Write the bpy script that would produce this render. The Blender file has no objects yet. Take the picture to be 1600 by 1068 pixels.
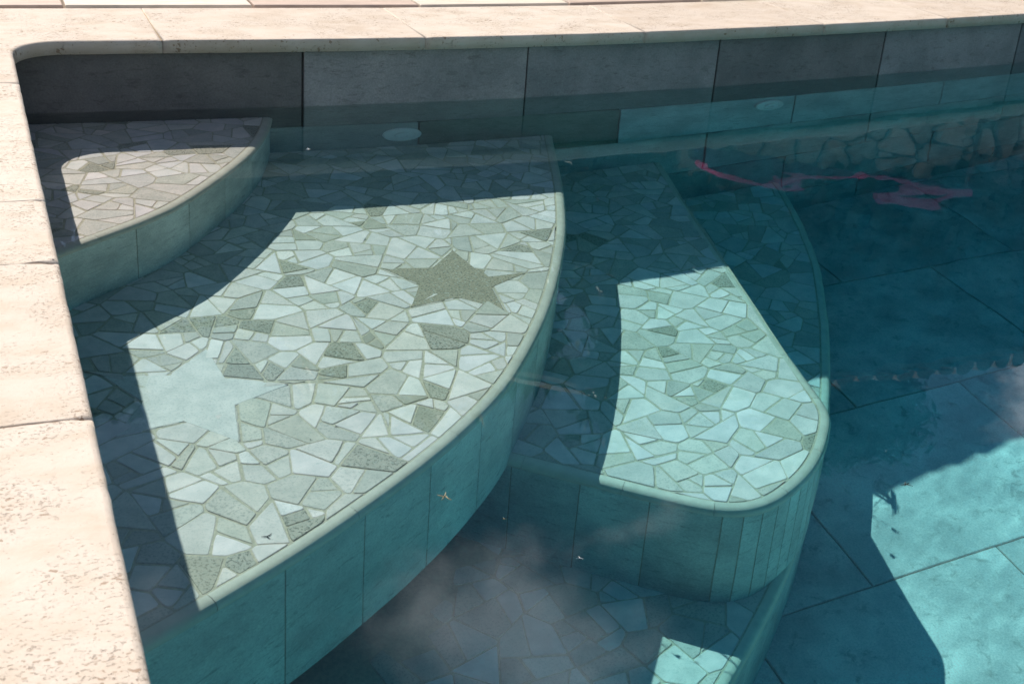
import bpy, bmesh, math, random
from mathutils import Matrix, Vector, noise

# ------------------------------------------------------------------ camera, sky, sun, exposure
sc = bpy.context.scene
COL = sc.collection
B = ((0.92457832, -0.09787057, 0.36820685), (-0.37422024, -0.41469128, 0.82945184), (0.07151325, -0.90468364, -0.42003972))
cam = bpy.data.cameras.new('camera')
cam_ob = bpy.data.objects.new('camera', cam)
COL.objects.link(cam_ob)
cam.sensor_width = 36.0
cam.lens = 44.9
cam.clip_start = 0.05
cam.clip_end = 3000.0
M = Matrix([[B[i][0], -B[i][1], -B[i][2]] for i in range(3)]).to_4x4()
M.translation = Vector((0, 0, 0.6435))
cam_ob.matrix_world = M
cam.dof.use_dof = True
cam.dof.focus_distance = 2.25
cam.dof.aperture_fstop = 20.0
sc.camera = cam_ob

SUN_DIR = Vector((0.31, -0.95, -1.0)).normalized()       # the way the light travels
w = bpy.data.worlds.new('World')
sc.world = w
w.use_nodes = True
nt = w.node_tree
bg = nt.nodes['Background']
sky = nt.nodes.new('ShaderNodeTexSky')
sky.sky_type = 'NISHITA'
sky.sun_disc = False
sky.dust_density = 0.4
sky.ozone_density = 2.0
sky.sun_elevation = math.radians(45.0)
sky.sun_rotation = math.atan2(-0.31, 0.95)
bg.inputs['Strength'].default_value = 0.064
# thin broken cloud over the whole sky
tc = nt.nodes.new('ShaderNodeTexCoord')
sep = nt.nodes.new('ShaderNodeSeparateXYZ')
nt.links.new(tc.outputs['Generated'], sep.inputs[0])
def wmath(op, a, b):
    n = nt.nodes.new('ShaderNodeMath'); n.operation = op
    for k, v in enumerate((a, b)):
        if isinstance(v, (int, float)): n.inputs[k].default_value = v
        else: nt.links.new(v, n.inputs[k])
    return n.outputs[0]
den = wmath('ADD', wmath('MAXIMUM', sep.outputs[2], 0.0), 0.12)
cmb = nt.nodes.new('ShaderNodeCombineXYZ')
nt.links.new(wmath('DIVIDE', sep.outputs[0], den), cmb.inputs[0])
nt.links.new(wmath('DIVIDE', sep.outputs[1], den), cmb.inputs[1])
mp = nt.nodes.new('ShaderNodeMapping')
mp.inputs['Location'].default_value = (5.43, 3.6, 0.0)
nt.links.new(cmb.outputs[0], mp.inputs[0])
cn = nt.nodes.new('ShaderNodeTexNoise')
cn.inputs['Scale'].default_value = 2.3
cn.inputs['Detail'].default_value = 7.0
cn.inputs['Roughness'].default_value = 0.55
cn.inputs['Distortion'].default_value = 0.35
nt.links.new(mp.outputs[0], cn.inputs['Vector'])
cr = nt.nodes.new('ShaderNodeMapRange')
cr.inputs['From Min'].default_value = 0.54
cr.inputs['From Max'].default_value = 0.74
cr.interpolation_type = 'SMOOTHSTEP'
nt.links.new(cn.outputs['Fac'], cr.inputs['Value'])
cmix = nt.nodes.new('ShaderNodeMix'); cmix.data_type = 'RGBA'
nt.links.new(cr.outputs[0], cmix.inputs['Factor'])
nt.links.new(sky.outputs[0], cmix.inputs[6])
cmix.inputs[7].default_value = (34.0, 35.0, 37.5, 1)
nt.links.new(cmix.outputs[2], bg.inputs['Color'])

sun = bpy.data.lights.new('sun', 'SUN')
sun.energy = 5.0
sun.angle = math.radians(0.53)
sun.color = (1.0, 0.94, 0.86)
sun.cycles.is_caustics_light = True
sun_ob = bpy.data.objects.new('sun', sun)
COL.objects.link(sun_ob)
sun_ob.rotation_euler = SUN_DIR.to_track_quat('-Z', 'Y').to_euler()
sun_ob.location = (-3, 10, 9)

vs = sc.view_settings
vs.view_transform = 'Standard'
vs.look = 'None'
vs.gamma = 1.0
vs.use_curve_mapping = False
vs.exposure = 0.40
cy = sc.cycles
cy.caustics_refractive = True
cy.caustics_reflective = False
cy.max_bounces = 14
cy.diffuse_bounces = 5
cy.glossy_bounces = 4
cy.transmission_bounces = 8
cy.transparent_max_bounces = 12
cy.volume_bounces = 0
cy.sample_clamp_indirect = 6.0
cy.use_denoising = True
cy.use_adaptive_sampling = True
cy.adaptive_threshold = 0.02

# ------------------------------------------------------------------ measures (metres, coping top is z = 0)
ZW = -0.165          # water
ZA, ZB, ZC, ZD, ZF = -0.250, -0.522, -0.844, -1.152, -1.40
LX = 0.077           # inner edge of the left coping
WX = 0.060           # face of the left wall
FAR = [(-0.4, 2.94), (0.266, 2.934), (0.394, 2.933), (0.602, 2.928), (0.843, 2.928), (1.005, 2.932), (1.172, 2.939), (1.456, 2.955),
       (1.732, 2.980), (2.081, 3.023), (2.318, 3.056), (2.736, 3.119), (3.087, 3.178), (3.6, 3.27), (4.4, 3.43), (5.4, 3.66)]
def far_y(x):
    for (x0, y0), (x1, y1) in zip(FAR, FAR[1:]):
        if x <= x1:
            return y0 + (y1 - y0) * (x - x0) / (x1 - x0)
    return FAR[-1][1]
OVER = 0.022         # coping overhang
XR, YN = 5.2, -1.6   # far right and near walls of the pool

# ------------------------------------------------------------------ helpers
rng = random.Random(7)
def tag(o, label=None, cat=None, group=None, kind=None):
    if label: o['label'] = label
    if cat: o['category'] = cat
    if group: o['group'] = group
    if kind: o['kind'] = kind
    return o
def link(o, parent=None):
    COL.objects.link(o)
    if parent is not None:
        o.parent = parent
    return o
def empty(name, loc=(0, 0, 0)):
    o = bpy.data.objects.new(name, None)
    o.location = loc
    o.empty_display_size = 0.1
    return link(o)
def mesh_ob(name, verts, faces, mat, parent=None, loc=None, receiver=True, color=None, smooth=False):
    me = bpy.data.meshes.new(name)
    if loc is not None:
        verts = [(v[0] - loc[0], v[1] - loc[1], v[2] - loc[2]) for v in verts]
    me.from_pydata(verts, [], faces)
    if mat: me.materials.append(mat)
    if smooth:
        me.polygons.foreach_set('use_smooth', [True] * len(me.polygons))
    o = bpy.data.objects.new(name, me)
    link(o, parent)
    if loc is not None:
        o.location = loc
        if parent is not None:
            o.location = Vector(loc) - parent.location
    elif parent is not None:
        o.location = -Vector(parent.location)
    if receiver: o.cycles.is_caustics_receiver = True
    if color: o.color = color
    return o
def box_data(x0, y0, z0, x1, y1, z1):
    v = [(x, y, z) for z in (z0, z1) for y in (y0, y1) for x in (x0, x1)]
    f = [(0, 2, 3, 1), (4, 5, 7, 6), (0, 1, 5, 4), (2, 6, 7, 3), (0, 4, 6, 2), (1, 3, 7, 5)]
    return v, f
def area(p):
    return 0.5 * sum(p[i][0] * p[(i + 1) % len(p)][1] - p[(i + 1) % len(p)][0] * p[i][1] for i in range(len(p)))
def centroid(p):
    return (sum(q[0] for q in p) / len(p), sum(q[1] for q in p) / len(p))
def ccw(p):
    return p if area(p) > 0 else p[::-1]
def clip(poly, px, py, nx, ny):
    """the part of a convex polygon where (q-p).n >= 0"""
    out = []
    n = len(poly)
    for i in range(n):
        a, b = poly[i], poly[(i + 1) % n]
        da = (a[0] - px) * nx + (a[1] - py) * ny
        db = (b[0] - px) * nx + (b[1] - py) * ny
        if da >= 0: out.append(a)
        if (da >= 0) != (db >= 0):
            t = da / (da - db)
            out.append((a[0] + (b[0] - a[0]) * t, a[1] + (b[1] - a[1]) * t))
    return clean(out)
def clean(p, eps=1e-5):
    q = []
    for v in p:
        if not q or math.hypot(v[0] - q[-1][0], v[1] - q[-1][1]) > eps: q.append(v)
    if len(q) > 1 and math.hypot(q[0][0] - q[-1][0], q[0][1] - q[-1][1]) < eps: q.pop()
    return q
def clip_convex(poly, region):
    r = ccw(region)
    for i in range(len(r)):
        if len(poly) < 3: return []
        a, b = r[i], r[(i + 1) % len(r)]
        poly = clip(poly, a[0], a[1], -(b[1] - a[1]), b[0] - a[0])
    return poly if len(poly) > 2 else []
def inside(pt, poly):
    r = False
    n = len(poly)
    for i in range(n):
        a, b = poly[i], poly[(i + 1) % n]
        if (a[1] > pt[1]) != (b[1] > pt[1]) and pt[0] < (b[0] - a[0]) * (pt[1] - a[1]) / (b[1] - a[1]) + a[0]: r = not r
    return r
def inset(poly, d):
    """move each edge of a polygon (ccw) inwards by d (a number or one per edge)"""
    p = ccw(poly)
    n = len(p)
    ds = d if isinstance(d, (list, tuple)) else [d] * n
    lines = []
    for i in range(n):
        a, b = p[i], p[(i + 1) % n]
        L = math.hypot(b[0] - a[0], b[1] - a[1]) or 1e-9
        nx, ny = -(b[1] - a[1]) / L, (b[0] - a[0]) / L
        lines.append((a[0] + nx * ds[i], a[1] + ny * ds[i], (b[0] - a[0]) / L, (b[1] - a[1]) / L))
    out = []
    for i in range(n):
        x1, y1, u1, v1 = lines[i - 1]
        x2, y2, u2, v2 = lines[i]
        det = u1 * v2 - v1 * u2
        if abs(det) < 0.03:
            out.append((x2, y2))
        else:
            t = ((x2 - x1) * v2 - (y2 - y1) * u2) / det
            out.append((x1 + u1 * t, y1 + v1 * t))
    return out
def convex(p):
    n = len(p)
    return all((p[i][0] - p[i - 1][0]) * (p[(i + 1) % n][1] - p[i][1]) - (p[i][1] - p[i - 1][1]) * (p[(i + 1) % n][0] - p[i][0]) > -1e-9 for i in range(n))
def chamfer(poly, k):
    """blunt sharp corners a little"""
    out = []
    n = len(poly)
    for i in range(n):
        a, b, c = poly[i - 1], poly[i], poly[(i + 1) % n]
        la, lc = math.hypot(a[0] - b[0], a[1] - b[1]), math.hypot(c[0] - b[0], c[1] - b[1])
        if la < 1e-6 or lc < 1e-6: continue
        ta, tc_ = min(k * rng.uniform(.4, 1.3), la * .3), min(k * rng.uniform(.4, 1.3), lc * .3)
        out.append((b[0] + (a[0] - b[0]) * ta / la, b[1] + (a[1] - b[1]) * ta / la))
        out.append((b[0] + (c[0] - b[0]) * tc_ / lc, b[1] + (c[1] - b[1]) * tc_ / lc))
    return out
def slab_data(outline, z0, z1, r, steps=(1.0, 0.45, 0.12, 0.0), bottom=True):
    """prism with a rounded upper edge of radius r"""
    p = ccw(outline)
    n = len(p)
    rr = [r(*q) for q in p] if callable(r) else [r] * n
    verts, faces = [], []
    nrm = []
    for i in range(n):
        a, b, c = p[i - 1], p[i], p[(i + 1) % n]
        n1 = Vector((-(b[1] - a[1]), b[0] - a[0])); n1.normalize()
        n2 = Vector((-(c[1] - b[1]), c[0] - b[0])); n2.normalize()
        m = n1 + n2
        if m.length < 1e-6: m = n1.copy()
        m.normalize()
        k = 1 / max(0.45, m.dot(n1))
        nrm.append((m.x * k, m.y * k))
    rings = []
    for s in steps:
        drop = 1 - math.sqrt(max(0.0, 1 - (1 - s) ** 2))
        rings.append([(p[i][0] + nrm[i][0] * rr[i] * s, p[i][1] + nrm[i][1] * rr[i] * s, z1 - drop * rr[i]) for i in range(n)])
    rings.append([(q[0], q[1], z0) for q in p])
    for rg in rings: verts += rg
    faces.append(tuple(range(n)))
    for k in range(len(rings) - 1):
        for i in range(n):
            j = (i + 1) % n
            faces.append((k * n + i, (k + 1) * n + i, (k + 1) * n + j, k * n + j))
    if bottom: faces.append(tuple(range((len(rings) - 1) * n + n - 1, (len(rings) - 1) * n - 1, -1)))
    return verts, faces
def spline(pts, n):
    """Catmull-Rom through the points, n samples per span"""
    out = []
    P = [pts[0]] + list(pts) + [pts[-1]]
    for i in range(1, len(P) - 2):
        p0, p1, p2, p3 = P[i - 1:i + 3]
        for k in range(n):
            t = k / n
            out.append(tuple(0.5 * (2 * p1[d] + (p2[d] - p0[d]) * t + (2 * p0[d] - 5 * p1[d] + 4 * p2[d] - p3[d]) * t * t
                                    + (3 * p1[d] - p0[d] - 3 * p2[d] + p3[d]) * t ** 3) for d in range(2)))
    out.append(tuple(pts[-1]))
    return out
def lens(path):
    L = [0.0]
    for a, b in zip(path, path[1:]): L.append(L[-1] + math.hypot(b[0] - a[0], b[1] - a[1]))
    return L
def along(path, L, s):
    s = max(0, min(L[-1], s))
    for i in range(len(path) - 1):
        if s <= L[i + 1]:
            t = (s - L[i]) / max(1e-9, L[i + 1] - L[i])
            a, b = path[i], path[i + 1]
            return (a[0] + (b[0] - a[0]) * t, a[1] + (b[1] - a[1]) * t)
    return path[-1]
def smooth_path(path, k=6, n=140):
    L = lens(path)
    q = [along(path, L, L[-1] * i / (n - 1)) for i in range(n)]
    for _ in range(k):
        q = [q[0]] + [tuple((q[i - 1][d] + 2 * q[i][d] + q[i + 1][d]) / 4 for d in range(2)) for i in range(1, n - 1)] + [q[-1]]
    return q
def offset(path, d):
    """shift a polyline to its left by d"""
    out = []
    n = len(path)
    for i in range(n):
        a, b = path[max(0, i - 1)], path[min(n - 1, i + 1)]
        L = math.hypot(b[0] - a[0], b[1] - a[1]) or 1e-9
        out.append((path[i][0] - (b[1] - a[1]) / L * d, path[i][1] + (b[0] - a[0]) / L * d))
    return out

# ------------------------------------------------------------------ materials
class Mat:
    def __init__(self, name):
        self.m = bpy.data.materials.new(name); self.m.use_nodes = True
        self.t = self.m.node_tree
        self.b = self.t.nodes['Principled BSDF']
    def n(self, kind, **kw):
        nd = self.t.nodes.new(kind)
        for k, v in kw.items():
            if hasattr(nd, k) and k not in ('inputs',): setattr(nd, k, v)
            else: nd.inputs[k.replace('_', ' ')].default_value = v
        return nd
    def l(self, a, b): self.t.links.new(a, b)
    def coords(self, scale=(1, 1, 1), per_object=True, which='Object'):
        tcn = self.n('ShaderNodeTexCoord')
        src = tcn.outputs[which]
        if per_object:
            oi = self.n('ShaderNodeObjectInfo')
            ad = self.n('ShaderNodeVectorMath', operation='ADD')
            mu = self.n('ShaderNodeVectorMath', operation='SCALE'); mu.inputs['Scale'].default_value = 37.0
            cx = self.n('ShaderNodeCombineXYZ')
            for k in range(3): self.l(oi.outputs['Random'], cx.inputs[k])
            self.l(cx.outputs[0], mu.inputs[0]); self.l(src, ad.inputs[0]); self.l(mu.outputs[0], ad.inputs[1])
            src = ad.outputs[0]
        mpn = self.n('ShaderNodeMapping'); mpn.inputs['Scale'].default_value = scale
        self.l(src, mpn.inputs[0])
        return mpn.outputs[0]
    def noise(self, vec, scale, detail=5, rough=.55, dist=0):
        nd = self.n('ShaderNodeTexNoise'); nd.inputs['Scale'].default_value = scale; nd.inputs['Detail'].default_value = detail
        nd.inputs['Roughness'].default_value = rough; nd.inputs['Distortion'].default_value = dist
        self.l(vec, nd.inputs['Vector']); return nd.outputs['Fac']
    def rng(self, v, a, b, c=0, d=1, smooth=True):
        nd = self.n('ShaderNodeMapRange'); nd.interpolation_type = 'SMOOTHSTEP' if smooth else 'LINEAR'
        for k, x in (('From Min', a), ('From Max', b), ('To Min', c), ('To Max', d)): nd.inputs[k].default_value = x
        self.l(v, nd.inputs['Value']); return nd.outputs[0]
    def math(self, op, a, b=0.0):
        nd = self.n('ShaderNodeMath', operation=op)
        for k, v in enumerate((a, b)):
            if isinstance(v, (int, float)): nd.inputs[k].default_value = v
            else: self.l(v, nd.inputs[k])
        return nd.outputs[0]
    def mix(self, f, a, b, mode='MIX'):
        nd = self.n('ShaderNodeMix'); nd.data_type = 'RGBA'; nd.blend_type = mode
        for k, v in ((0, f), (6, a), (7, b)):
            if isinstance(v, (int, float)): nd.inputs[k].default_value = v
            elif isinstance(v, tuple): nd.inputs[k].default_value = (*v, 1) if len(v) == 3 else v
            else: self.l(v, nd.inputs[k])
        return nd.outputs[2]
    def bump(self, h, strength, dist):
        nd = self.n('ShaderNodeBump'); nd.inputs['Strength'].default_value = strength; nd.inputs['Distance'].default_value = dist
        self.l(h, nd.inputs['Height']); self.l(nd.outputs[0], self.b.inputs['Normal'])
    def color(self, c):
        if isinstance(c, tuple): self.b.inputs['Base Color'].default_value = (*c, 1)
        else: self.l(c, self.b.inputs['Base Color'])
    def rough(self, r):
        if isinstance(r, (int, float)): self.b.inputs['Roughness'].default_value = r
        else: self.l(r, self.b.inputs['Roughness'])

def travertine_mat():
    m = Mat('travertine')
    v = m.coords((1, 1, 1))
    vs_ = m.coords((1.0, 1.7, 1.0))
    big = m.noise(v, 5, 4, .6)
    tint = m.noise(vs_, 14, 6, .65, .3)
    oi = m.n('ShaderNodeObjectInfo')
    c = m.mix(m.rng(tint, .35, .75), (.625, .54, .455), (.56, .46, .36))
    c = m.mix(m.rng(big, .52, .72, 0, .6), c, (.48, .375, .275))
    c = m.mix(1.0, c, m.mix(oi.outputs['Random'], (1.0, 1.0, 1.0), (.93, .91, .90)), 'MULTIPLY')
    # pits, stretched along the bedding
    vo = m.n('ShaderNodeTexVoronoi'); vo.inputs['Scale'].default_value = 78
    vw = m.n('ShaderNodeVectorMath', operation='ADD')
    nz = m.n('ShaderNodeTexNoise'); nz.inputs['Scale'].default_value = 60; nz.inputs['Detail'].default_value = 3
    m.l(vs_, nz.inputs['Vector'])
    sc_ = m.n('ShaderNodeVectorMath', operation='SCALE'); sc_.inputs['Scale'].default_value = .022
    m.l(nz.outputs['Color'], sc_.inputs[0]); m.l(vs_, vw.inputs[0]); m.l(sc_.outputs[0], vw.inputs[1])
    m.l(vw.outputs[0], vo.inputs['Vector'])
    where = m.rng(m.noise(v, 9, 4, .6), .36, .64)
    sepc = m.n('ShaderNodeSeparateColor'); m.l(vo.outputs['Color'], sepc.inputs[0])
    size = m.math('MULTIPLY', m.math('MULTIPLY', where, .43), m.rng(sepc.outputs[0], .30, 1.0, 0.0, 1.0, False))
    pit = m.math('LESS_THAN', vo.outputs['Distance'], size)
    fine = m.rng(m.noise(vs_, 190, 3, .7), .58, .68)
    fine = m.math('MULTIPLY', fine, where)
    vo2 = m.n('ShaderNodeTexVoronoi'); vo2.inputs['Scale'].default_value = 165
    m.l(vw.outputs[0], vo2.inputs['Vector'])
    sep2 = m.n('ShaderNodeSeparateColor'); m.l(vo2.outputs['Color'], sep2.inputs[0])
    pit2 = m.math('LESS_THAN', vo2.outputs['Distance'], m.math('MULTIPLY', m.rng(sep2.outputs[0], .45, 1.0, 0, .42, False), m.rng(where, 0, 1, .45, 1.0)))
    holes = m.math('MAXIMUM', m.math('MAXIMUM', pit, m.math('MULTIPLY', pit2, .75)), m.math('MULTIPLY', fine, .6))
    c = m.mix(m.math('MULTIPLY', holes, .8), c, (.28, .18, .11))
    m.color(c); m.rough(.75)
    h = m.math('SUBTRACT', m.math('MULTIPLY', m.noise(v, 90, 6, .7), .35), holes)
    m.bump(h, .8, .003)
    return m.m
def stone_mat(name, chips):
    m = Mat(name)
    v = m.coords()
    vst = m.coords((1, 2.6, 1))
    oi = m.n('ShaderNodeObjectInfo')
    base = oi.outputs['Color']
    if chips:
        at = m.n('ShaderNodeAttribute'); at.attribute_name = 'tint'
        base = at.outputs['Color']
    cloud = m.noise(v, 30, 5, .6)
    c = m.mix(1.0, base, m.mix(m.rng(cloud, .3, .72), (.88, .90, .88), (1.08, 1.07, 1.05)), 'MULTIPLY')
    vein = m.noise(vst, 95, 5, .7, .5)
    c = m.mix(m.rng(vein, .56, .72, 0, .34), c, (.42, .45, .41))
    spk = m.noise(v, 230, 3, .7)
    k = m.math('MULTIPLY', m.rng(spk, .50, .62), oi.outputs['Alpha'])
    c = m.mix(k, c, (.13, .13, .10))
    lite = m.math('MULTIPLY', m.rng(m.noise(v, 160, 3, .7), .57, .68), m.math('MULTIPLY', oi.outputs['Alpha'], .8))
    c = m.mix(lite, c, (.55, .55, .48))
    m.color(c); m.rough(.62)
    m.bump(m.math('ADD', vein, m.math('MULTIPLY', spk, .4)), .3, .0012)
    return m.m
def tile_mat():
    m = Mat('slate_tile')
    v = m.coords((1, 1, 1))
    vst = m.coords((1.0, 1.0, 3.2))
    oi = m.n('ShaderNodeObjectInfo')
    a = m.noise(v, 7, 6, .62)
    b = m.noise(vst, 26, 7, .7, .6)
    c = m.mix(1.0, oi.outputs['Color'], m.mix(m.rng(a, .3, .7), (.72, .74, .74), (1.15, 1.14, 1.12)), 'MULTIPLY')
    c = m.mix(m.rng(b, .52, .70, 0, .75), c, m.mix(1.0, oi.outputs['Color'], (.50, .50, .48), 'MULTIPLY'))
    b2 = m.noise(m.coords((1.0, 1.0, 2.0)), 60, 6, .75, .9)
    c = m.mix(m.rng(b2, .58, .72, 0, .45), c, m.mix(1.0, oi.outputs['Color'], (1.45, 1.42, 1.38), 'MULTIPLY'))
    g = m.noise(v, 240, 3, .7)
    c = m.mix(1.0, c, m.mix(m.rng(g, .3, .7), (.86, .86, .86), (1.12, 1.12, 1.12)), 'MULTIPLY')
    m.color(c); m.rough(m.rng(a, .3, .7, .5, .68))
    m.bump(m.math('ADD', b, m.math('MULTIPLY', g, .3)), .45, .003)
    return m.m
def plain_mat(name, col, rough=.8, scale=60, amt=.2, bump=.2, dist=.002):
    m = Mat(name)
    v = m.coords(per_object=False)
    a = m.noise(v, scale, 6, .65)
    d = tuple(x * (1 - amt) for x in col); e = tuple(min(1, x * (1 + amt)) for x in col)
    m.color(m.mix(m.rng(a, .3, .7), d, e)); m.rough(rough)
    m.bump(a, bump, dist)
    return m.m
def tinted_mat(name, rough=.7, scale=25, amt=.18, bump=.25, dist=.002, stretch=(1, 1, 1)):
    m = Mat(name)
    v = m.coords(stretch)
    oi = m.n('ShaderNodeObjectInfo')
    a = m.noise(v, scale, 6, .65, .3)
    m.color(m.mix(1.0, oi.outputs['Color'], m.mix(m.rng(a, .3, .7), (1 - amt,) * 3, (1 + amt,) * 3), 'MULTIPLY'))
    m.rough(rough); m.bump(a, bump, dist)
    return m.m

TRAV = travertine_mat()
STONE = stone_mat('quartzite', False)
CHIPS = stone_mat('quartzite_chips', True)
TILE = tile_mat()
GROUT = plain_mat('beige_grout', (.60, .51, .39), .9, 140, .16)
DARKGROUT = plain_mat('grey_grout', (.10, .105, .10), .9, 90, .2)
RISERGROUT = plain_mat('sandy_grout', (.46, .41, .32), .9, 90, .2)
NOSE = tinted_mat('bullnose_stone', .55, 40, .07, .12, .001)
DECK = tinted_mat('deck_slab', .7, 12, .12, .2, .002, (1, 7, 1))
WHITEPL = plain_mat('white_plastic', (.92, .92, .90), .35, 20, .02, .0)
FIELD = tinted_mat('field_stone', .9, 9, .3, .5, .02)
MORTAR = plain_mat('mortar', (.11, .10, .085), .95, 12, .25, .4, .01)
SOIL = plain_mat('garden_ground', (.20, .17, .11), .95, 3, .4, .5, .03)
DEBRIS = plain_mat('dry_leaf', (.30, .26, .16), .9, 200, .3)
DARKBIT = plain_mat('dark_bit', (.05, .04, .03), .9, 200, .3)

# ------------------------------------------------------------------ water
def ripple(x, y):
    cal = 0.45 + 0.55 * max(0.0, min(1.0, (x - 0.9) / 1.0))
    h = 0.00046 * noise.noise((x * 5.5 + 3, y * 5.5, 0.3)) * cal
    h += 0.00017 * noise.noise((x * 12, y * 12 + 5, 1.7)) * cal
    h += 0.0010 * noise.noise((x * 1.3, y * 1.3, 4.1)) * cal
    u, q = x * .82 + y * .57, -x * .57 + y * .82
    fine = 0.35 + 0.65 * max(0.0, min(1.0, (x - 1.1) / 0.6))
    h += 0.000055 * noise.noise((u * 13, q * 31, 2.2)) * fine + 0.00003 * noise.noise((u * 30 + 9, q * 44, 6.2)) * fine
    d = math.hypot(x - 0.318, y - 1.60)                 # rings left by an insect on the near step
    h += 0.000035 * math.sin(d * 2 * math.pi / 0.035) * math.exp(-(d / 0.075) ** 2)
    return h
def axis(a, b, fine0, fine1, fine, coarse):
    out = []; x = a
    while x < b:
        out.append(x); x += fine if fine0 <= x < fine1 else coarse
    out.append(b)
    return out
xs = axis(0.02, XR + .1, 0.02, 3.3, .0095, .05)
ys = axis(YN - .1, 3.75, 0.7, 3.35, .0095, .05)
vv = []
for y in ys:
    for x in xs: vv.append((x, y, ZW + ripple(x, y)))
nx_ = len(xs)
ff = []
for j in range(len(ys) - 1):
    for i in range(nx_ - 1):
        a = j * nx_ + i
        ff.append((a, a + 1, a + nx_ + 1, a + nx_))
wm = bpy.data.materials.new('pool_water'); wm.use_nodes = True
wb = wm.node_tree.nodes['Principled BSDF']
wb.inputs['Transmission Weight'].default_value = 1.0
wb.inputs['Roughness'].default_value = 0.0
wb.inputs['IOR'].default_value = 1.333
wb.inputs['Base Color'].default_value = (1, 1, 1, 1)
water = mesh_ob('water', vv, ff, wm, receiver=False, smooth=True)
water.cycles.is_caustics_caster = True
tag(water, 'clear still blue green pool water with faint ripples', kind='structure')
bm_ = bpy.data.materials.new('pool_water_body'); bm_.use_nodes = True
bt = bm_.node_tree; bt.nodes.clear()
bo = bt.nodes.new('ShaderNodeOutputMaterial')
va = bt.nodes.new('ShaderNodeVolumeAbsorption')
va.inputs['Color'].default_value = (0.0, 0.895, 0.965, 1)
va.inputs['Density'].default_value = 0.86
bt.links.new(va.outputs[0], bo.inputs['Volume'])
v_, f_ = box_data(0.0, YN - .12, ZF - .1, XR + .12, 3.8, ZW + .004)
wbody = mesh_ob('water_body', v_, f_, bm_, water, receiver=False)
tag(wbody, kind='structure')

# ------------------------------------------------------------------ pool floor
floor = empty('pool_floor', (2, 1.5, ZF))
tag(floor, 'square tiled floor of the pool under deep water', kind='structure')
v_, f_ = box_data(-.1, YN - .15, ZF - .12, XR + .15, 3.85, ZF - .006)
mesh_ob('bed', v_, f_, RISERGROUT, floor)
TW, TH, G = 0.592, 0.5, 0.003
row = -6
while 1.638 + row * TH < 3.8:
    y0 = 1.638 + row * TH
    x0 = 1.554 - 3 * TW + (0 if row % 2 == 0 else -TW / 2 - .0)
    while x0 < XR:
        if y0 + TH > YN and x0 + TW > .05 and (y0 > -.4):
            o_ = [(x0 + G / 2, y0 + G / 2), (x0 + TW - G / 2, y0 + G / 2), (x0 + TW - G / 2, y0 + TH - G / 2), (x0 + G / 2, y0 + TH - G / 2)]
            sv, sf = slab_data(o_, ZF - .02, ZF + rng.uniform(-.0008, .0008), .002, (1.0, .0))
            k = rng.uniform(.88, 1.1)
            mesh_ob('tile', sv, sf, TILE, floor, (x0 + TW / 2, y0 + TH / 2, ZF), color=(.88 * k, .65 * k, .61 * k, 1))
        x0 += TW
    row += 1

# ------------------------------------------------------------------ pool walls
def wall_tile(parent, p, q, z0, z1, col, proud=0.0, thick=.025):
    """an upright tile whose face runs from p to q (the pool lies to the right of p->q)"""
    L = math.hypot(q[0] - p[0], q[1] - p[1])
    ux, uy = (q[0] - p[0]) / L, (q[1] - p[1]) / L
    nx, ny = uy, -ux                          # towards the pool
    e = .0015
    prof = [(e, z0 + e, proud), (L - e, z0 + e, proud), (L - e, z1 - e, proud), (e, z1 - e, proud),
            (0, z0, proud - e), (L, z0, proud - e), (L, z1, proud - e), (0, z1, proud - e),
            (0, z0, -thick), (L, z0, -thick), (L, z1, -thick), (0, z1, -thick)]
    vs2 = [(p[0] + ux * a + nx * d, p[1] + uy * a + ny * d, z) for a, z, d in prof]
    fs2 = [(0, 1, 2, 3)]
    for r in (0, 4):
        for i in range(4):
            j = (i + 1) % 4
            fs2.append((r + i, r + 4 + i, r + 4 + j, r + j))
    c_ = ((p[0] + q[0]) / 2, (p[1] + q[1]) / 2, (z0 + z1) / 2)
    return mesh_ob('tile', vs2, fs2, TILE, parent, c_, color=(*col, 1))
farwall = empty('pool_wall', (1.6, 3.0, ZF))
tag(farwall, 'grey slate tiled far wall of the pool below the coping', 'pool wall')
def fp(x): return (x, far_y(x) + OVER)
# backing
bv, bf = [], []
pts = [fp(-.1 + i * .1) for i in range(56)]
for i, (x, y) in enumerate(pts):
    bv += [(x, y + .012, ZF - .05), (x, y + .012, -.028), (x, y + .3, -.028), (x, y + .3, ZF - .05)]
for i in range(len(pts) - 1):
    a = i * 4
    for k in (0, 1):
        bf.append((a + k, a + 4 + k, a + 4 + (k + 1) % 4, a + (k + 1) % 4))
mesh_ob('backing', bv, bf, DARKGROUT, farwall)
g = .0045
J1 = [0.070, 0.716, 1.299, 1.892, 2.512, 3.12, 3.73, 4.34, 4.95]
J2 = [0.070, 0.43, 1.012, 1.592, 2.196, 2.81, 3.42, 4.03, 4.64]
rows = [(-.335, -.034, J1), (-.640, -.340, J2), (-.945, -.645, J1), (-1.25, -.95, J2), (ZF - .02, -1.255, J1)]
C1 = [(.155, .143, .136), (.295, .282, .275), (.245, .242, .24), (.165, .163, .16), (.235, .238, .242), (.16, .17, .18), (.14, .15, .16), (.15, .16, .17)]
C2 = [(.46, .48, .47), (.46, .48, .47), (.22, .25, .22), (.60, .64, .65), (.56, .59, .60), (.52, .56, .57), (.52, .55, .56), (.52, .55, .56)]  # submerged row coloured paler to stand in for light bouncing underwater
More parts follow.
